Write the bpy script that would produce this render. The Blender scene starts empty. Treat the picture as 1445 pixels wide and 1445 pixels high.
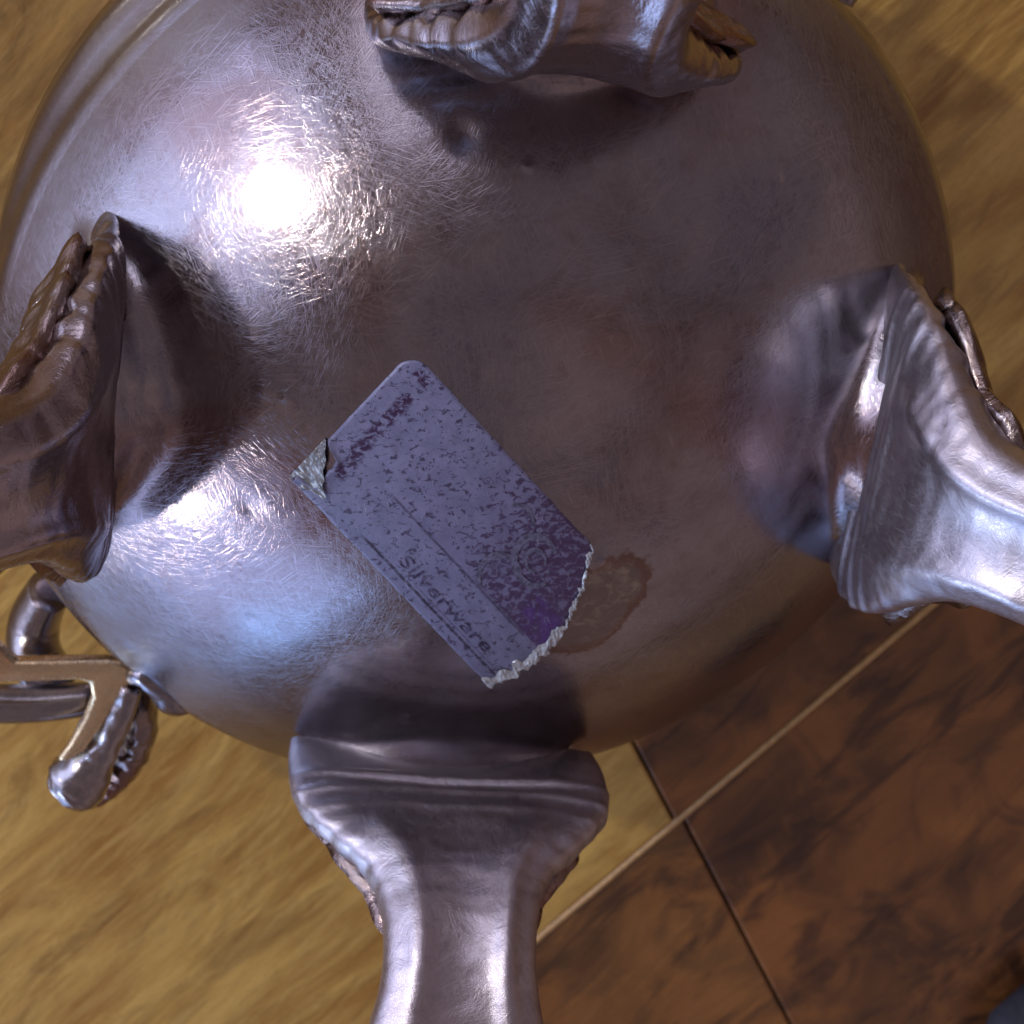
import bpy, bmesh, math, random
from mathutils import Vector, Matrix, noise
random.seed(7)
R = math.radians
S = 0.01                       # geometry is written in centimetres, the scene is in metres
scene = bpy.context.scene
col = scene.collection

# ---------------------------------------------------------------- camera
TILT, ROLL, DIST, K = R(26), R(15), 26.0, 114.0      # K: photo pixels per cm at the shoulder of the bowl
A, CAP, ZE = 5.9, 3.04, 4.6                           # shoulder radius, rise of the base dome, shoulder height
F = Vector((0, -math.sin(TILT), -math.cos(TILT)))
X0 = Vector((1, 0, 0)); U0 = Vector((0, math.cos(TILT), -math.sin(TILT)))
CX = math.cos(ROLL)*X0 - math.sin(ROLL)*U0
CU = math.cos(ROLL)*U0 + math.sin(ROLL)*X0
FP = DIST*K
O = Vector((0, 0, ZE)) - F*DIST - CX*((688-722.5)/K) + CU*((515-722.5)/K)
cd = bpy.data.cameras.new('camera'); cam = bpy.data.objects.new('camera', cd); col.objects.link(cam)
m = Matrix((CX, CU, -F)).transposed().to_4x4(); m.translation = O*S
cam.matrix_world = m
cd.sensor_width = 36; cd.lens = 36*FP/1445
cd.clip_start = 0.01; cd.clip_end = 50
cd.dof.use_dof = True; cd.dof.focus_distance = 0.224; cd.dof.aperture_fstop = 52
scene.camera = cam

# ---------------------------------------------------------------- light
w = bpy.data.worlds.new('World'); scene.world = w; w.use_nodes = True
bg = w.node_tree.nodes['Background']
bg.inputs[1].default_value = 0.26
_t = w.node_tree; _c = _t.nodes.new('ShaderNodeTexCoord'); _v = _t.nodes.new('ShaderNodeTexNoise'); _r = _t.nodes.new('ShaderNodeValToRGB')
_v.inputs['Scale'].default_value = 2.6; _v.inputs['Detail'].default_value = 1.5; _v.inputs['Distortion'].default_value = 1.2      # the dim brown room all round
_t.links.new(_c.outputs['Generated'], _v.inputs['Vector']); _t.links.new(_v.outputs['Fac'], _r.inputs[0]); _t.links.new(_r.outputs[0], bg.inputs[0])
_r.color_ramp.elements[0].position = .40; _r.color_ramp.elements[0].color = (0.36, 0.30, 0.36, 1)
_r.color_ramp.elements[1].position = .60; _r.color_ramp.elements[1].color = (0.92, 0.64, 0.62, 1)
scene.view_settings.view_transform = 'Standard'; scene.view_settings.look = 'None'
scene.view_settings.exposure = 0.56; scene.view_settings.gamma = 1

def window_light(name, az, el, dist, sx, sy, power, color):
    l = bpy.data.lights.new(name, 'AREA'); l.shape = 'RECTANGLE'; l.size = sx; l.size_y = sy
    l.energy = power; l.color = color
    o = bpy.data.objects.new(name, l); col.objects.link(o)
    d = Vector((math.cos(R(az))*math.cos(R(el)), math.sin(R(az))*math.cos(R(el)), math.sin(R(el))))
    o.location = d*dist + Vector((0, 0, 0.06))
    o.rotation_euler = (-d).to_track_quat('-Z', 'Y').to_euler()
    return o
window_light('window_light', 143, 18, 1.7, 1.7, 1.2, 12.5, (0.60, 0.67, 1.0))
window_light('garden_window_light', -152, 12, 1.7, 1.5, 0.85, 9.0, (0.32, 0.53, 1.0))
window_light('side_window_light', 84, 26, 1.7, 0.9, 0.9, 3.5, (0.80, 0.78, 1.0))
window_light('sunlit_pane_light', 130, 32.5, 1.6, 0.05, 0.075, 5.2, (1.0, 0.96, 0.88))
window_light('sunlit_sill_light', -158, 14, 1.6, 0.10, 0.10, 2.6, (0.92, 0.98, 1.0))

# ---------------------------------------------------------------- node helpers
class NT:
    def __init__(s, name):
        s.m = bpy.data.materials.new(name); s.m.use_nodes = True
        s.t = s.m.node_tree; s.b = s.t.nodes['Principled BSDF']
    def n(s, k, **kw):
        o = s.t.nodes.new(k)
        for a, b in kw.items(): setattr(o, a, b)
        return o
    def put(s, sock, v):
        if hasattr(v, 'is_output'): s.t.links.new(v, sock)
        elif v is not None: sock.default_value = v
    def math(s, op, a, b=None, c=None, clamp=False):
        o = s.n('ShaderNodeMath', operation=op, use_clamp=clamp)
        s.put(o.inputs[0], a)
        if b is not None: s.put(o.inputs[1], b)
        if c is not None: s.put(o.inputs[2], c)
        return o.outputs[0]
    def smooth(s, v, lo, hi, a=0., b=1.):
        o = s.n('ShaderNodeMapRange', interpolation_type='SMOOTHSTEP')
        s.put(o.inputs[0], v); s.put(o.inputs[1], lo); s.put(o.inputs[2], hi); s.put(o.inputs[3], a); s.put(o.inputs[4], b)
        return o.outputs[0]
    def mix(s, f, a, b):
        o = s.n('ShaderNodeMix', data_type='RGBA')
        s.put(o.inputs[0], f)
        for i, v in ((6, a), (7, b)):
            if isinstance(v, tuple) and len(v) == 3: v = v + (1,)
            s.put(o.inputs[i], v)
        return o.outputs[2]
    def noise(s, vec, scale, detail=3, rough=0.5, dist=0.0):
        o = s.n('ShaderNodeTexNoise'); s.put(o.inputs['Vector'], vec)
        o.inputs['Scale'].default_value = scale; o.inputs['Detail'].default_value = detail
        o.inputs['Roughness'].default_value = rough; o.inputs['Distortion'].default_value = dist
        return o.outputs['Fac']
    def mapping(s, vec, rot=(0, 0, 0), scale=(1, 1, 1), loc=(0, 0, 0)):
        for lo, ro, sc in ((loc, rot, (1, 1, 1)), ((0, 0, 0), (0, 0, 0), scale)):     # move, turn, then stretch
            o = s.n('ShaderNodeMapping'); s.put(o.inputs[0], vec)
            o.inputs[1].default_value = lo; o.inputs[2].default_value = ro; o.inputs[3].default_value = sc
            vec = o.outputs[0]
        return vec
    def coord(s, w='Object'):
        return s.n('ShaderNodeTexCoord').outputs[w]
    def sep(s, v):
        o = s.n('ShaderNodeSeparateXYZ'); s.put(o.inputs[0], v); return o.outputs
    def bump(s, h, strength, dist, normal=None):
        o = s.n('ShaderNodeBump'); o.inputs['Strength'].default_value = strength; o.inputs['Distance'].default_value = dist
        s.put(o.inputs['Height'], h)
        if normal is not None: s.put(o.inputs['Normal'], normal)
        return o.outputs[0]
    def set(s, **kw):
        for k, v in kw.items():
            if isinstance(v, tuple) and len(v) == 3: v = v + (1,)
            s.put(s.b.inputs[k.replace('_', ' ')], v)

# ---------------------------------------------------------------- ray helper: a photo point at a known height
def ray(px, py):
    return (F + CX*((px-722.5)/FP) - CU*((py-722.5)/FP))
def at(px, py, z):
    d = ray(px, py); return O + d*((z-O.z)/d.z)
KP = CAP/A**2
def on_dome(px, py):
    d = ray(px, py); o = O - Vector((0, 0, ZE))
    a = KP*(d.x**2+d.y**2); b = 2*KP*(o.x*d.x+o.y*d.y)+d.z; c = KP*(o.x**2+o.y**2)+o.z-CAP
    q = b*b-4*a*c
    t = (-b-math.sqrt(q))/(2*a)
    return O + d*t

# ---------------------------------------------------------------- object helpers
def tag(o, label=None, cat=None, kind=None, group=None):
    for k, v in (('label', label), ('category', cat), ('kind', kind), ('group', group)):
        if v: o[k] = v
    return o
def make(name, verts, faces, mat, parent=None, smooth=True, uvs=None):
    me = bpy.data.meshes.new(name); me.from_pydata([Vector(v)*S for v in verts], [], faces)
    if uvs:
        ul = me.uv_layers.new(name='UVMap')
        for l in me.loops: ul.data[l.index].uv = uvs[l.vertex_index]
    bm = bmesh.new(); bm.from_mesh(me); bmesh.ops.recalc_face_normals(bm, faces=bm.faces); bm.to_mesh(me); bm.free()
    if smooth: me.polygons.foreach_set('use_smooth', [True]*len(me.polygons))
    me.materials.append(mat)
    o = bpy.data.objects.new(name, me); col.objects.link(o)
    if parent: o.parent = parent
    return o
def bevel(o, width, seg=2, angle=40):
    b = o.modifiers.new('bevel', 'BEVEL'); b.width = width*S; b.segments = seg; b.limit_method = 'ANGLE'; b.angle_limit = R(angle)
    return o
def grid_faces(n, mm, closed=False, off=0):
    f = []
    for i in range(n-1):
        for j in range(mm if closed else mm-1):
            k = (j+1) % mm
            f.append((off+i*mm+j, off+i*mm+k, off+(i+1)*mm+k, off+(i+1)*mm+j))
    return f
def sstep(x, a, b):
    t = max(0., min(1., (x-a)/(b-a))); return t*t*(3-2*t)
def lerp_curve(pts, s):
    """Catmull-Rom through tuples, s in 0..1 over the whole list"""
    n = len(pts)-1; x = max(0., min(.99999, s))*n; i = int(x); t = x-i
    p = [pts[max(0, min(n, i+k))] for k in (-1, 0, 1, 2)]
    return tuple(0.5*((2*b)+(-a+c)*t+(2*a-5*b+4*c-d)*t*t+(-a+3*b-3*c+d)*t**3) for a, b, c, d in zip(*p))

# ---------------------------------------------------------------- materials
def silver(name, base=(0.27, 0.253, 0.28), tarn=(0.15, 0.075, 0.060), rough=0.115, scratch=0.18, hammer=0.0, tarnish_refl=0.55, copper_refl=1.2):
    s = NT(name); c = s.coord('Object')
    big = s.noise(c, 34, 4, 0.6)
    fine = s.noise(c, 420, 4, 0.65)
    grime = s.noise(c, 1500, 3, 0.7)
    f = s.math('MULTIPLY', s.smooth(big, .42, .72), tarnish_refl)
    refl = s.smooth(s.noise(c, 20, 2, .5, .6), .48, .60, 0, copper_refl)
    f = s.math('ADD', f, s.math('MULTIPLY', s.smooth(fine, .5, .75), .28), clamp=True)
    colr = s.mix(s.math('MULTIPLY', refl, tarnish_refl), base, (base[0]*.85, base[1]*.52, base[2]*.42))  # copper blotches: warm room reflections painted into the silver
    colr = s.mix(f, colr, tarn)  # brown tarnish, doubling as painted reddish reflections
    colr = s.mix(s.smooth(grime, .62, .8, 0, .45), colr, (0.10, 0.07, 0.07))
    h = None
    angles = [7, 31, 58, 83, 100, 127, 149, 171]
    lines = None
    for i, a in enumerate(angles):
        v = s.mapping(c, rot=(0, 0, R(a)), scale=(1, 26 + 7*(i % 3), 1), loc=(i*.37, i*.21, 0))
        t = s.noise(v, 230 + 110*(i % 3), .8, 0.5, 0)
        t = s.math('MULTIPLY', s.smooth(t, .57, .74), s.smooth(s.noise(c, 40+i*9, 2, .5), .36, .60, .50, 1))
        lines = t if lines is None else s.math('MAXIMUM', lines, t)
    colr = s.mix(s.math('MULTIPLY', lines, .16), colr, (0.62, 0.58, 0.60))
    ro = s.math('MULTIPLY_ADD', big, .09, rough-.045)
    ro = s.math('ADD', ro, s.math('MULTIPLY', lines, .10))
    nrm = s.bump(lines, scratch, .00005)
    nrm = s.bump(s.noise(c, 900, 3, .6), .10, .00004, nrm)
    if hammer: nrm = s.bump(s.noise(c, 260, 5, .7, .8), hammer, .0004, nrm)
    else: nrm = s.bump(s.noise(c, 70, 2, .5), .12, .0004, nrm)
    s.set(Base_Color=colr, Metallic=1.0, Roughness=ro, Normal=nrm)
    return s
M_silver = silver('brushed_silver')
M_foot = silver('worn_cast_silver', base=(0.46, 0.43, 0.48), tarn=(.15,.095,.085), rough=.37, scratch=.2, hammer=.30, tarnish_refl=.8, copper_refl=.15).m
M_foot_shade = silver('shaded_cast_silver', base=(0.36, 0.32, 0.34), tarn=(.10,.055,.05), rough=.18, scratch=.1, hammer=.4, tarnish_refl=.75, copper_refl=.35).m  # darker copy of the foot silver, dim reflections painted into its colour
M_orn = silver('dark_chased_silver', base=(0.26, 0.21, 0.20), tarn=(.12, .07, .05), rough=.14, scratch=.1, hammer=.9, tarnish_refl=.8).m
M_handle = silver('polished_silver', base=(0.32, 0.30, 0.31), rough=.14, scratch=.15, hammer=.25, tarnish_refl=.4, copper_refl=.2).m
M_floor_tint = silver('floor_tinted_silver', base=(0.80, 0.64, 0.38), tarn=(.40, .26, .12), rough=.22, scratch=.1, hammer=.35, tarnish_refl=.5).m  # golden reflection of the floor painted into the handle strap

# glue ring and old varnish stain at the torn end of the sticker, painted on the base of the bowl
s = M_silver; c = s.coord('Object'); x, y, _z = s.sep(c)
bc = s.b.inputs['Base Color'].links[0].from_socket
br = s.b.inputs['Roughness'].links[0].from_socket
g = on_dome(835, 858)*S; g2 = on_dome(905, 850)*S; g3 = on_dome(790, 960)*S
wob = s.noise(c, 260, 3, .6)
v = s.mapping(c, loc=(-g.x, -g.y, 0)); v = s.mapping(v, rot=(0, 0, -math.atan2((g3-g2).y, (g3-g2).x)), scale=(1/.0088, 1/.0056, 0))
ln = s.n('ShaderNodeVectorMath', operation='LENGTH'); s.put(ln.inputs[0], v)
d = s.math('ADD', ln.outputs['Value'], s.math('MULTIPLY', s.math('SUBTRACT', wob, .5), .9))
inside = s.smooth(d, 1.05, .92)
ring = s.math('MULTIPLY', inside, s.smooth(d, .70, .93))
bc = s.mix(s.math('MULTIPLY', inside, .72), bc, s.mix(s.smooth(s.noise(c, 420, 5, .75, .6), .45, .75), (0.17, 0.135, 0.12), (0.42, 0.37, 0.31)))
bc = s.mix(s.math('MULTIPLY', ring, .5), bc, (0.16, 0.065, 0.035))
br = s.math('ADD', br, s.math('MULTIPLY', inside, .16))
s.set(Base_Color=bc, Roughness=br)
M_silver = s.m

def wood(name, angle):
    s = NT(name); geo = s.n('ShaderNodeNewGeometry').outputs['Position']
    oi = s.n('ShaderNodeObjectInfo').outputs['Random']
    g = s.mapping(geo, rot=(0, 0, -angle))
    cmb = s.n('ShaderNodeCombineXYZ'); s.put(cmb.inputs[2], s.math('MULTIPLY', oi, 7.))
    va = s.n('ShaderNodeVectorMath', operation='ADD'); s.put(va.inputs[0], g); s.put(va.inputs[1], cmb.outputs[0]); g = va.outputs[0]
    broad = s.noise(s.mapping(g, scale=(1, 3.2, 1)), 26, 3, .55, .8)
    grain = s.noise(s.mapping(g, scale=(1, 9, 1)), 75, 5, .65, .9)
    streak = s.noise(s.mapping(g, scale=(1, 3.6, 1)), 26, 5, .62, 1.8); blot = s.noise(g, 60, 4, .6, .8)
    fleck = s.noise(s.mapping(g, scale=(1, 3, 1)), 700, 3, .7)
    c = s.mix(s.smooth(broad, .30, .70), (0.34, 0.170, 0.028), (0.60, 0.385, 0.095))
    c = s.mix(s.smooth(grain, .42, .70, 0, .6), c, (0.60, 0.40, 0.11))
    c = s.mix(s.smooth(streak, .50, .66, 0, .36), c, (0.15, 0.065, 0.014))
    c = s.mix(s.smooth(fleck, .45, .8, 0, .3), c, (0.15, 0.06, 0.015))
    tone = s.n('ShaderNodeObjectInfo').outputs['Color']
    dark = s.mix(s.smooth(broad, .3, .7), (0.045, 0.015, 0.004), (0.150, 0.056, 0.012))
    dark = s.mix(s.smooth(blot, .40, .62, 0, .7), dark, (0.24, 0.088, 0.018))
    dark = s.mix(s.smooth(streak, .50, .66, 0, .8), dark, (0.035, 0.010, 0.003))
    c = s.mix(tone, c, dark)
    n = s.bump(broad, .5, .0020); n = s.bump(streak, .55, .0007, n); n = s.bump(grain, .3, .0003, n)
    s.set(Base_Color=c, Roughness=s.math('MULTIPLY_ADD', grain, .2, .30), Normal=n, Coat_Weight=.35, Coat_Roughness=.16)
    return s.m
SEAM = R(29.84); JOINT = R(-78.5)
M_wood = wood('hand_scraped_wood', SEAM)
def plain(name, c, rough=.6, ns=300, var=.5, metallic=0, bump=.3):
    s = NT(name); t = s.noise(s.coord('Object'), ns, 4, .6)
    s.set(Base_Color=s.mix(s.smooth(t, .3, .7), c, tuple(k_*var for k_ in c)), Roughness=rough, Metallic=metallic, Normal=s.bump(t, bump, .0003))
    return s.m
M_sub = plain('dark_groove', (0.035, 0.016, 0.007), .9)
M_fill = plain('tan_filler', (0.50, 0.29, 0.11), .45, 700, .7)

# ---------------------------------------------------------------- floor: sheet + planks
B = 420
floor = make('floor', [(-B, -B, -.62), (B, -B, -.62), (B, B, -.62), (-B, B, -.62)], [(0, 1, 2, 3)], M_sub, smooth=False)
tag(floor, kind='structure')
e1 = Vector((math.cos(SEAM), math.sin(SEAM), 0)); e2 = Vector((math.cos(JOINT), math.sin(JOINT), 0))
seam0 = at(955, 1160, 0)                       # crossing of the seam with the butt joints
W = 11.6                                        # width along e2
def plank(u0, u1, v0, v1, lift, tone):
    gp = .06; gu = .022
    q = [(u0+gu, v0+gp), (u1-gu, v0+gp), (u1-gu, v1-gp), (u0+gu, v1-gp)]
    top = [seam0+e1*a+e2*b for a, b in q]
    vs = [t+Vector((0, 0, lift)) for t in top]+[t+Vector((0, 0, -.6)) for t in top]
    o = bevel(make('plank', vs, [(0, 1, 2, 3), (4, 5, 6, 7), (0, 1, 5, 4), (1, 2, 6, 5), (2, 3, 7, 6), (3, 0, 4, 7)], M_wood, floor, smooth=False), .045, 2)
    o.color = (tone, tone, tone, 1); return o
# e2 points to lower image; row 0 is below the seam, row -1 above it
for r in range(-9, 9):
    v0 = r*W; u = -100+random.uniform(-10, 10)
    cuts = [u]
    while cuts[-1] < 100: cuts.append(cuts[-1]+random.uniform(32, 62))
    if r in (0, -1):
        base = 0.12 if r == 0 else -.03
        cuts = [-96, -46, base, 44, 98] if r == 0 else [-96, -46, base, 5.3, 52, 98]  # extra joint added under the bowl, ends the plank darkened as shade
    for a, b in zip(cuts, cuts[1:]):
        plank(a, b, v0, v0+W, random.uniform(-.012, .012), (.95 if b < 1 else 1.0) if r == 0 else ((1.0 if a == base else .08) if r == -1 else random.uniform(0, .8)))  # dark tone beside and below the seam stands in for the bowl's shadow
# strip of filler that stands in the seam
n = 120; vs = []
for i in range(n):
    u = -60+i; ww = .055+.012*noise.noise(Vector((u*.5, 3, 0)))
    z = .03+.01*noise.noise(Vector((u*.8, 0, 0)))
    for dv, dz in ((-ww, -.1), (-ww*.7, z), (ww*.7, z), (ww, -.1)): vs.append(seam0+e1*u+e2*dv+Vector((0, 0, dz)))
make('seam_filler', vs, grid_faces(n, 4), M_fill, floor)

# ---------------------------------------------------------------- the bowl
bowl = bpy.data.objects.new('silver_sugar_bowl', None); col.objects.link(bowl); bowl.empty_display_size = .02
tag(bowl, 'footed silver sugar bowl upside down on the wood floor with a lilac sticker', 'sugar bowl')
AZ = [R(-111), R(-21), R(69), R(159)]
TOFF = [0, 0, 0, .25]
ROFF = [.52, 0, -.22, 0]
DENTS = [(on_dome(372, 548), .10, .016), (on_dome(404, 560), .08, .014), (on_dome(262, 526), .10, .015), (on_dome(655, 190), .16, -.04),
         (on_dome(745, 235), .05, .02), (on_dome(1098, 250), .06, .02), (on_dome(575, 1010), .09, .035), (on_dome(200, 905), .12, .02)]
for _ in range(26):
    a_ = random.uniform(0, 6.28); r_ = random.uniform(.5, 5.3)
    DENTS.append((Vector((r_*math.cos(a_), r_*math.sin(a_), 0)), random.uniform(.05, .25), random.uniform(-.012, .012)))
def dome_z(x, y):
    r = math.hypot(x, y); z = ZE+CAP-KP*r*r-.07*max(0, r-4.6)**2
    for az, to, st, am, pk in zip(AZ, TOFF, (4.3, 3.5, 3.5, 3.2), (.50, .88, .88, .88), (5.22, 4.75, 4.7, 4.75)):
        rr = x*math.cos(az)+y*math.sin(az); t = -x*math.sin(az)+y*math.cos(az)-to
        if rr < 2.6: continue
        k = sstep(rr, st, pk)
        wd = .22+1.6*min(1.2, max(0, (rr-st)/(pk-.05-st)))**1.6
        lift = am*k**1.9*math.exp(-(abs(t)/wd)**(2+2*sstep(rr, pk-.65, pk-.1)))
        lift *= (1-sstep(rr, pk+.02, pk+.45))*(1-sstep(abs(t), 1.35, 1.95))
        z += lift
    for p, rad, h in DENTS:
        d2 = (x-p.x)**2+(y-p.y)**2
        if d2 < (3*rad)**2: z += h*math.exp(-d2/rad**2)
    z += .012*noise.noise(Vector((x*.7, y*.7, 2)))
    return z
NA = 640; NR = 230
vs = []
def oval(a, k=1.):
    def g(c_, w_):
        d = (a-R(c_)+math.pi) % (2*math.pi)-math.pi; return math.exp(-(d/R(w_))**2)
    return 1+k*(-.055*g(118, 34)+.045*g(-170, 24)+.045*g(-133, 24)+.012*g(-95, 20))
for i in range(NR):
    r = A*((i+.02)/(NR-1+.02))
    for j in range(NA):
        a = 2*math.pi*j/NA; q = oval(a, (r/A)**4); vs.append((r*q*math.cos(a), r*q*math.sin(a), dome_z(r*math.cos(a), r*math.sin(a))))
fs = grid_faces(NR, NA, True)
fs.append(tuple(range(NA)))
prof = [(5.96, 4.41), (6.01, 4.32), (6.05, 4.21), (6.08, 4.08), (6.10, 3.97), (6.12, 3.85), (6.135, 3.7), (6.13, 3.5), (6.14, 3.1), (6.05, 2.6), (5.85, 2.1), (5.55, 1.65),
        (5.25, 1.3), (5.05, 1.0), (5.0, .75), (5.1, .5), (5.35, .25), (5.6, .1), (5.7, .03), (5.66, 0.0), (5.5, .04), (5.2, .2), (4.95, .45), (4.85, .75)]
base_i = (NR-1)*NA
prev = NR-1
for k, (r, z) in enumerate(prof):
    for j in range(NA):
        a = 2*math.pi*j/NA; q = oval(a, 1-sstep(k, 3, 8)*.9); vs.append((r*q*math.cos(a), r*q*math.sin(a), z+.006))
    fs += [(prev*NA+j, prev*NA+(j+1) % NA, (prev+1)*NA+(j+1) % NA, (prev+1)*NA+j) for j in range(NA)]
    prev += 1
make('body', vs, fs, M_silver, bowl)

# ---- feet
SPINE = [(4.78, 5.3), (4.70, 6.05), (4.66, 6.72), (4.75, 7.3), (4.92, 7.8), (5.18, 8.3), (5.6, 8.78), (6.15, 9.15), (6.8, 9.35), (7.3, 9.1)]
HW    = [2.00, 2.04, 2.00, 1.72, 1.34, 1.0, .90, 1.00, 1.18, .70]
HWB   = [2.0, 2.05, 1.96, 1.52, 1.10, .93, .92, 1.05, 1.18, .70]
HT    = [.22, .25, .27, .33, .40, .42, .42, .40, .36, .15]
def frame(s):
    p = lerp_curve(SPINE, s); q = lerp_curve(SPINE, min(1, s+.01)); p0 = lerp_curve(SPINE, max(0, s-.01))
    t = Vector((q[0]-p0[0], 0, q[1]-p0[1])).normalized()
    nrm = Vector((-t.z, 0, t.x))            # towards the axis / upward: the inner, visible side
    if nrm.x > 0 : nrm = -nrm
    return Vector((p[0], 0, p[1])), t, nrm
def foot(az, toff, roff, seed, mat):
    rot = Matrix.Rotation(az, 3, 'Z')
    root = []; NS, NC = 170, 88
    for i in range(NS):
        s = i/(NS-1); p, t, nn = frame(s)
        hw = lerp_curve([(v,) for v in (HWB if roff > 0 else HW)], s)[0]; ht = lerp_curve([(v,) for v in HT], s)[0]
        if i >= NS-2: hw *= .5; ht *= .4
        for j in range(NC):
            a = 2*math.pi*j/NC; ca, sa = math.cos(a), math.sin(a)
            u = math.copysign(abs(ca)**.8, ca); v = math.copysign(abs(sa)**.75, sa)
            # scalloped rim of the shell at the base
            rag = (.03*abs(math.sin(s*60+seed*2+(1 if u > 0 else 0)))-.03+.04*noise.noise(Vector((s*22, seed, 1 if u > 0 else -1))))*sstep(s, .12, .2)*(1-sstep(s, .42, .52))*abs(u)**3
            y = u*(hw+rag*.6)
            d = v*ht
            inner = v > 0
            if inner:
                au = abs(y)/max(hw, .1)
                # beads that run across the base
                for s0, am, wd in ((.150, .07, .016), (.195, .045, .011), (.245, .03, .014)):
                    d += am*math.exp(-((s-s0-.02*au*au)/wd)**2)
                d -= .04*math.exp(-((s-.172)/.010)**2)
                # facets: two long soft ridges and a shallow flute between
                sh = sstep(s, .24, .36)
                d += sh*(.10*math.exp(-((y/hw-.55)/.14)**2)+.08*math.exp(-((y/hw+.6)/.16)**2)-.10*math.exp(-((y/hw)/.4)**2))
                d -= (1-sh)*.05*math.exp(-(y/1.1)**2)
                d += .022*noise.noise(Vector((s*11, y*1.5, seed*3)))+.012*noise.noise(Vector((s*34, y*4, seed*5)))
            else:
                d -= .035*abs(math.sin(s*42+abs(y)*2))*sstep(s, .05, .2)+.08*noise.noise(Vector((s*24, y*3, seed)))
            # the base wraps round the dome
            drop = .055*y*y*(1-sstep(s, .05, .30))
            P = p+nn*d+Vector((-drop*.5, y, -drop*.55)); P.y += toff; P.x += roff
            root.append(rot @ P)
    f = grid_faces(NS, NC, True); f.append(tuple(range(NC))); f.append(tuple(range((NS-1)*NC, NS*NC)))
    o = make('foot', root, f, mat, bowl)
    # chased leaf that wraps the outer side of the knee
    vs = []; N1, N2 = 90, 100
    for i in range(N1):
        s = .10+.52*i/(N1-1); p, t, nn = frame(s)
        for j in range(N2):
            a = -1+2*j/(N2-1)
            lob = 1+.07*abs(math.sin(s*17+seed))+.04*noise.noise(Vector((s*20, seed*4, a > 0)))
            hw = lerp_curve([(1.55,), (1.88,), (1.84,), (1.50,), (1.2,), (1.0,), (.6,)], (s-.1)/.52)[0]*lob*(.84 if roff > 0 else 1)
            y = a*hw
            back = .31+.42*(1-a*a)**.7-.06*a*a
            cr = .06*math.sin(a*16+s*6+seed)+.07*noise.noise(Vector((s*14, y*2.4, seed)))+.03*noise.noise(Vector((s*40, y*6, seed)))
            drop = .05*y*y
            P = p-nn*(back+cr*(1-a**6))+Vector((-drop*.35, y, -drop*.4)); P.y += toff; P.x += roff
            vs.append(rot @ P)
    k = len(vs)
    lf = make('leaf_ornament', vs, grid_faces(N1, N2), M_orn, o)
    sm = lf.modifiers.new('t', 'SOLIDIFY'); sm.thickness = .26*S; sm.offset = 0
    return o
for i in range(4): foot(AZ[i], TOFF[i], ROFF[i], i+1.3, (M_foot, M_foot, M_foot_shade, M_foot_shade)[i])

# ---- handles
def slab(name, pts, zt, zb, mat, parent, bw=.05, seg=3):
    """solid with the photographed plan outline, top height per point or one value, going down to zb"""
    n = len(pts)
    zs = zt if isinstance(zt, (list, tuple)) else [zt]*n
    top = [at(px, py, z) for (px, py), z in zip(pts, zs)]
    bot = [Vector((p.x, p.y, zb if not callable(zb) else zb(p.z))) for p in top]
    f = [tuple(range(n)), tuple(range(n, 2*n))]+[(i, (i+1) % n, n+(i+1) % n, n+i) for i in range(n)]
    return bevel(make(name, top+bot, f, mat, parent, smooth=True), bw, seg, 30)
def tube(name, path, rad, mat, parent, flat=1.0, N=24, steps=60, rough=0.0, e=1.0):
    vs = []
    for i in range(steps):
        s = i/(steps-1); p = Vector(lerp_curve([tuple(q) for q in path], s)); q = Vector(lerp_curve([tuple(q) for q in path], min(1, s+.01))); p0 = Vector(lerp_curve([tuple(q) for q in path], max(0, s-.01)))
        t = (q-p0).normalized(); a = t.cross(Vector((0, 0, 1))).normalized(); b = a.cross(t)
        r = lerp_curve([(v,) for v in rad], s)[0]
        if i in (0, steps-1): r *= .45
        for j in range(N):
            an = 2*math.pi*j/N; ca, sa = math.cos(an), math.sin(an)
            k = 1+rough*noise.noise(Vector((s*14, ca*2, sa*2)))
            vs.append(p+a*(math.copysign(abs(ca)**e, ca)*r*k)+b*(math.copysign(abs(sa)**e, sa)*r*k*flat))
    return make(name, vs, grid_faces(steps, N, True)+[tuple(range(N)), tuple(range((steps-1)*N, steps*N))], mat, parent)
hd = slab('handle', [(-70, 905), (-5, 912), (20, 936), (150, 934), (178, 940), (196, 955), (172, 985), (150, 1020), (120, 1062), (96, 1078), (78, 1076),
                     (98, 1050), (118, 1015), (129, 985), (126, 966), (108, 962), (0, 966), (-70, 962)], 4.3, 4.02, M_floor_tint, bowl, .11, 4)
tube('scroll', [at(186, 968, 4.25), at(168, 1010, 4.15), at(140, 1060, 4.0), at(112, 1098, 3.9), at(96, 1112, 3.85)], [.14, .2, .26, .42, .36], M_handle, hd, 1.0, rough=.12)
tube('leaf', [at(196, 985, 3.6), at(196, 1030, 3.3), at(168, 1085, 3.2), at(130, 1128, 3.3)], [.16, .26, .24, .14], M_orn, hd, 1.6, rough=.15)
tube('loop', [at(70, 832, 2.6), at(48, 880, 2.5), at(52, 930, 2.7), at(90, 975, 2.9)], [.30, .36, .36, .3], M_handle, hd, 1.5)
tube('cross_bar', [at(-60, 990, 3.6), at(0, 993, 3.55), at(60, 992, 3.5), at(126, 986, 3.5), at(150, 985, 3.6)], [.26, .26, .25, .22, .12], M_handle, hd, 1.2)
tube('joint', [at(300, 960, 4.0), at(252, 985, 4.2), at(232, 968, 4.35), at(205, 955, 4.4), at(184, 958, 4.3)], [.20, .26, .24, .19, .10], M_silver, hd, .8)
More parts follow.
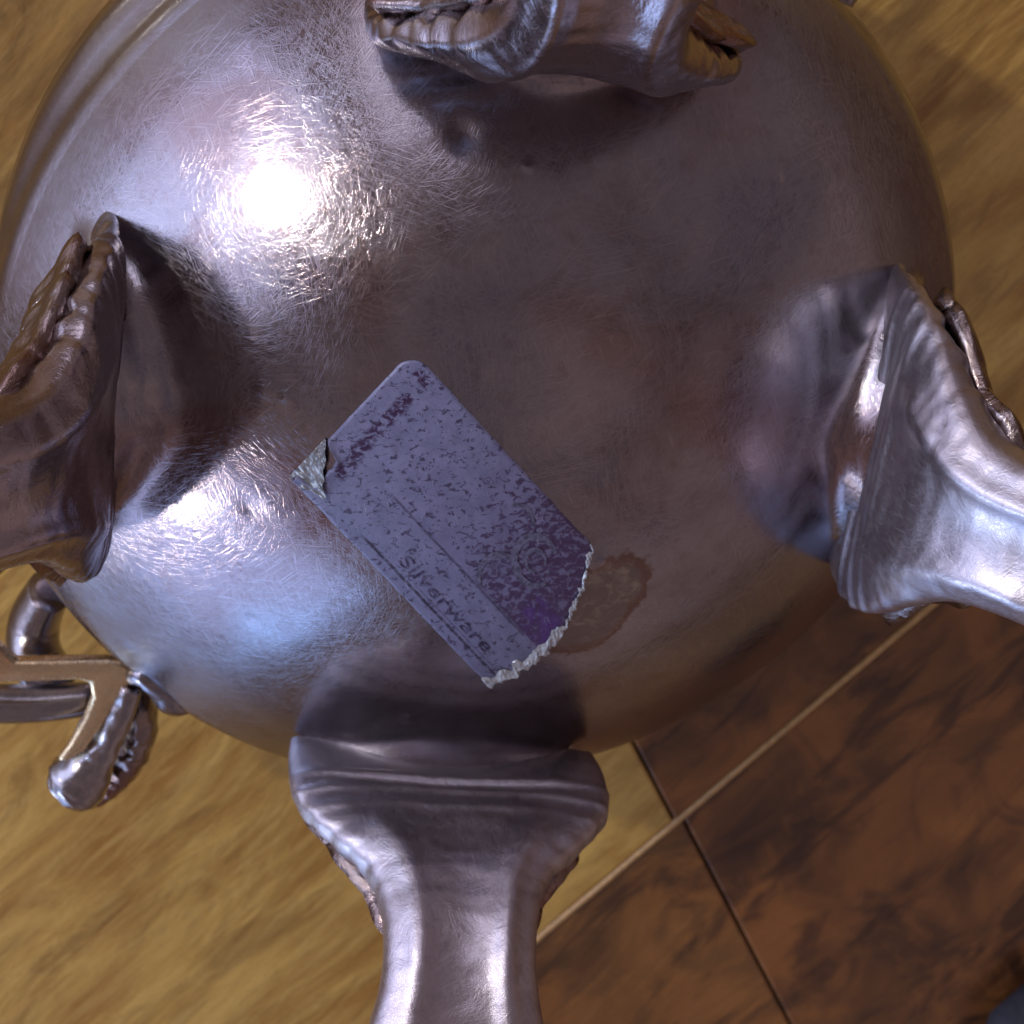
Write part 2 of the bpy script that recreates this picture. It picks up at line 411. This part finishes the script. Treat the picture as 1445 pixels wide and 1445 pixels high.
# second handle on the opposite side, only its foot shows past the shoulder
hb = tube('handle', [at(1120, 60, 3.0), at(1182, -6, 3.2), at(1222, -80, 3.6), at(1290, -170, 3.8), at(1330, -260, 3.2), at(1290, -300, 2.2), at(1180, -200, 1.8), at(1060, -40, 2.0)],
          [.2, .24, .2, .2, .22, .2, .2, .18], M_handle, bowl, .8)

# ---------------------------------------------------------------- sticker
s = NT('sticker_print'); uv = s.coord('UV'); u, v, _ = s.sep(uv)
uvs_ = s.mapping(uv, scale=(1.5, 1, 1))
fib = s.noise(uvs_, 9, 4, .6); spk = s.noise(s.mapping(uvs_, rot=(0, 0, .9), scale=(1, 1.7, 1)), 21, 5, .68, .7); fn = s.noise(uvs_, 90, 3, .6)
def box(a, b, c, d, soft=.02):
    j = s.math('MULTIPLY_ADD', s.math('SUBTRACT', fib, .5), .06, u); k = s.math('MULTIPLY_ADD', s.math('SUBTRACT', spk, .5), .10, v)
    r = s.math('MULTIPLY', s.smooth(j, a-soft, a+soft), s.smooth(j, b+soft, b-soft))
    r2 = s.math('MULTIPLY', s.smooth(k, c-soft, c+soft), s.smooth(k, d+soft, d-soft))
    return s.math('MULTIPLY', r, r2)
paper = s.mix(s.smooth(fib, .3, .7), (0.12, 0.124, 0.22), (0.172, 0.174, 0.295))
paper = s.mix(s.smooth(fn, .35, .75, 0, .35), paper, (0.22, 0.22, 0.33))
ink = (0.030, 0.007, 0.040); ink2 = (0.045, 0.035, 0.075)
panel = box(.30, 1.1, -.1, .64, .01)
dens = s.math('MULTIPLY', panel, s.smooth(u, .15, 1.05, .06, 1.0))
thr = s.math('MULTIPLY_ADD', dens, -.26, .68)
spots = s.smooth(spk, thr, s.math('ADD', thr, .05))
allspots = s.smooth(spk, .555, .60, 0, .95)
c = s.mix(allspots, paper, ink2)
c = s.mix(s.math('MULTIPLY', spots, .85), c, s.mix(s.smooth(u, .5, 1.), ink2, ink))
c = s.mix(s.math('MULTIPLY', dens, .30), c, (0.10, 0.06, 0.15))
band = s.math('MAXIMUM', box(.085, .135, .18, .80, .012), box(.06, .14, .03, .10, .01))
c = s.mix(s.math('MULTIPLY', band, s.smooth(spk, .40, .52, 0, .95)), c, ink)
corner = s.math('MULTIPLY', box(.93, 1.12, .42, .62, .03), s.smooth(fib, .35, .6))
c = s.mix(s.math('MULTIPLY', corner, .7), c, (0.08, 0.03, 0.20))
vv = s.math('MULTIPLY_ADD', s.math('SUBTRACT', fib, .5), .012, v)
def line(v0, wd, a, b, st):
    l = s.math('MULTIPLY', s.smooth(s.math('ABSOLUTE', s.math('SUBTRACT', vv, v0)), wd, wd*.5), s.math('MULTIPLY', s.smooth(u, a, a+.05), s.smooth(u, b, b-.01)))
    return s.math('MULTIPLY', l, s.smooth(spk, .38, .52, st*.45, st))
c = s.mix(line(.645, .010, .28, 1.0, .8), c, ink2)
c = s.mix(line(.925, .011, .30, 1.02, .9), c, (0.02, 0.012, 0.03)); c = s.mix(line(.90, .006, .55, 1.0, .6), c, ink2)
wht = s.smooth(s.noise(s.mapping(uvs_, rot=(0, 0, -.5), scale=(1, 14, 1)), 9, 2, .5), .68, .74, 0, .5)
c = s.mix(wht, c, (0.42, 0.43, 0.56))
s.set(Base_Color=c, Roughness=.42, Metallic=.12, Normal=s.bump(fib, .25, .0003, s.bump(spk, .15, .0001)))
M_stick = s.m
M_torn = plain('torn_paper', (0.50, 0.53, 0.58), .35, 700, .72, .25, 1.0)
M_foil = plain('dull_foil', (0.26, 0.26, 0.28), .38, 420, .55, .5, .8)
M_ink = NT('letter_ink'); 
t = M_ink.noise(M_ink.coord('Object'), 1400, 3, .6); M_ink.set(Base_Color=M_ink.mix(M_ink.smooth(t, .42, .60), (0.02, 0.012, 0.045), (0.09, 0.08, 0.16)), Roughness=.5); M_ink = M_ink.m
M_pale = plain('pale_print', (0.155, 0.15, 0.25), .45, 1500, .35, .1)
CA, CB, CC, CD = (582, 494), (836, 770), (688, 966), (411, 676)
def spix(u, v):
    px = (1-u)*((1-v)*CA[0]+v*CD[0])+u*((1-v)*CB[0]+v*CC[0]); py = (1-u)*((1-v)*CA[1]+v*CD[1])+u*((1-v)*CB[1]+v*CC[1])
    return px, py
def son(u, v, lift):
    px, py = spix(u, v)
    p = on_dome(px, py); nrm = Vector((2*KP*p.x, 2*KP*p.y, 1)).normalized()
    dz = dome_z(p.x, p.y)-(ZE+CAP-KP*(p.x**2+p.y**2))
    return p+Vector((0, 0, dz))+nrm*lift
def umax(v):
    return 1+.105*math.sin(math.pi*min(1, max(0, v)))**.8-.012+.014*noise.noise(Vector((v*22, 5, 0)))+.008*noise.noise(Vector((v*60, 2, 0)))
def umin(v):   # round corner at the top, torn notch at the lower left
    r = 0
    if v < .13: r = .085*(1-math.sqrt(max(0, 1-((.13-v)/.13)**2)))
    r += .075*sstep(v, .70, .745)*(1-sstep(v, .93, .97))+.012*noise.noise(Vector((v*30, 9, 0)))*sstep(v, .66, .7)
    return r+.002*noise.noise(Vector((v*14, 1, 0)))
NU, NV = 150, 110
vs, uvl = [], []
for i in range(NU):
    for j in range(NV):
        v = j/(NV-1); a, b = umin(v), umax(v); u = a+(b-a)*i/(NU-1)
        vv_ = v+.004*noise.noise(Vector((u*16, 7, 0)))*(1 if j in (0, NV-1) else 0)
        lf = .020+.004*noise.noise(Vector((u*7, v*5, 0)))+.03*math.exp(-((u-a)/.03)**2)*sstep(v, .6, .75)
        if i in (0, NU-1) or j in (0, NV-1): lf *= .15
        vs.append(son(u, vv_, lf)); uvl.append((u, v))
stick = make('sticker', vs, grid_faces(NU, NV), M_stick, bowl, uvs=uvl)
tag(stick, 'worn lilac paper sticker with purple print and a torn right end')
# torn white edge
vs = []; n1, n2 = 80, 6
for i in range(n1):
    v = .0+1.0*i/(n1-1); b = umax(v); wdt = (.020+.050*sstep(v, .3, .7))*(1+1.2*noise.noise(Vector((v*11, 0, 3))))*.5
    for j in range(n2):
        k = j/(n2-1); u = b-wdt*.75+wdt*1.35*k+.010*noise.noise(Vector((v*20, k*3, 0)))
        lf = .020+.020*math.sin(math.pi*k)+random.uniform(-.010, .014); u += random.uniform(-.004, .004)
        if j == n2-1: lf = -.01
        if j == 0: lf = .026
        vs.append(son(u, min(1, v+random.uniform(-.003, .003)), lf))
make('torn_edge', vs, grid_faces(n1, n2), M_torn, stick, smooth=False)
# curled grey flap of the backing at the left corner
vs = []; n1, n2 = 40, 14
for i in range(n1):
    k = i/(n1-1); v = .70+.29*k
    for j in range(n2):
        q = j/(n2-1); u = -.012+(.012+.115*min(1, k/.7)*(1 if k < .8 else 1-.6*(k-.8)/.2))*q*(1-.3*noise.noise(Vector((k*6, 3, 1))))
        lf = .014+.055*q**1.5*(1+.5*noise.noise(Vector((k*9, q*2, 4))))+.02*noise.noise(Vector((k*20, q*6, 0)))
        if k > .85: lf *= .5
        vs.append(son(u, v-.10*(1-k)*0-.0, lf))
make('curled_corner', vs, grid_faces(n1, n2), M_foil, stick)
# lettering, wrapped on to the sticker
def letters(txt, u0, v0, du, hv, mat, name, shear=0., shadev=0., font_off=0.0, lift=.0268):
    cu = bpy.data.curves.new('t', 'FONT'); cu.body = txt; cu.size = 1; cu.shear = shear; cu.offset = font_off; cu.resolution_u = 4
    ob = bpy.data.objects.new('t', cu); col.objects.link(ob)
    dg = bpy.context.evaluated_depsgraph_get(); me = bpy.data.meshes.new_from_object(ob.evaluated_get(dg))
    bpy.data.objects.remove(ob)
    bm = bmesh.new(); bm.from_mesh(me); bmesh.ops.triangulate(bm, faces=bm.faces)
    bmesh.ops.subdivide_edges(bm, edges=[e for e in bm.edges if e.calc_length() > .2], cuts=2); 
    xs = [q.co.x for q in bm.verts]; wdt = max(xs)-min(xs); x0 = min(xs)
    vsx = [son(u0+(q.co.x-x0)/wdt*du, v0-q.co.y*hv, lift) for q in bm.verts]
    bm.verts.index_update(); f = [tuple(q.index for q in ff.verts) for ff in bm.faces]; bm.free(); bpy.data.meshes.remove(me)
    return make(name, vsx, f, mat, stick, smooth=False)
letters('Silverware', .475, .880, .45, .105, M_ink, 'lettering', .2, font_off=.0)
def arc(cu_, cv, r, a0, a1, wd, n=40):
    vs = []
    for i in range(n):
        a = R(a0+(a1-a0)*i/(n-1)); w_ = wd*(.7+.5*math.sin(math.pi*i/(n-1)))
        for k in (-1, 0, 1):
            rr = r+k*w_; vs.append(son(cu_+rr*math.cos(a)*.67, cv+rr*math.sin(a), .0262))
    make('printed_shape', vs, grid_faces(n, 3), M_pale, stick)
arc(.86, .30, .13, 20, 300, .018); arc(.86, .30, .06, 60, 330, .010)
arc(.80, .52, .13, 120, 300, .014); arc(.72, .22, .09, 200, 330, .010)

# ---------------------------------------------------------------- dark thing cut off by the lower right corner
p = [at(1390, 1520, .9), at(1412, 1462, .9), at(1462, 1420, .9), at(1530, 1395, .9), at(1700, 1400, .9), at(1700, 1700, .9), at(1400, 1700, .9)]
n = len(p)
vs = [q for q in p]+[Vector((q.x, q.y, .02)) for q in p]
M_dark = plain('dark_grey_matte', (0.035, 0.035, 0.045), .8, 900, .5)
o = make('dark_object', vs, [tuple(range(n)), tuple(range(n, 2*n))]+[(i, (i+1) % n, n+(i+1) % n, n+i) for i in range(n)], M_dark)
bevel(o, .4, 5)
tag(o, 'dark grey rounded object just showing at the lower right corner of the floor', 'cloth')
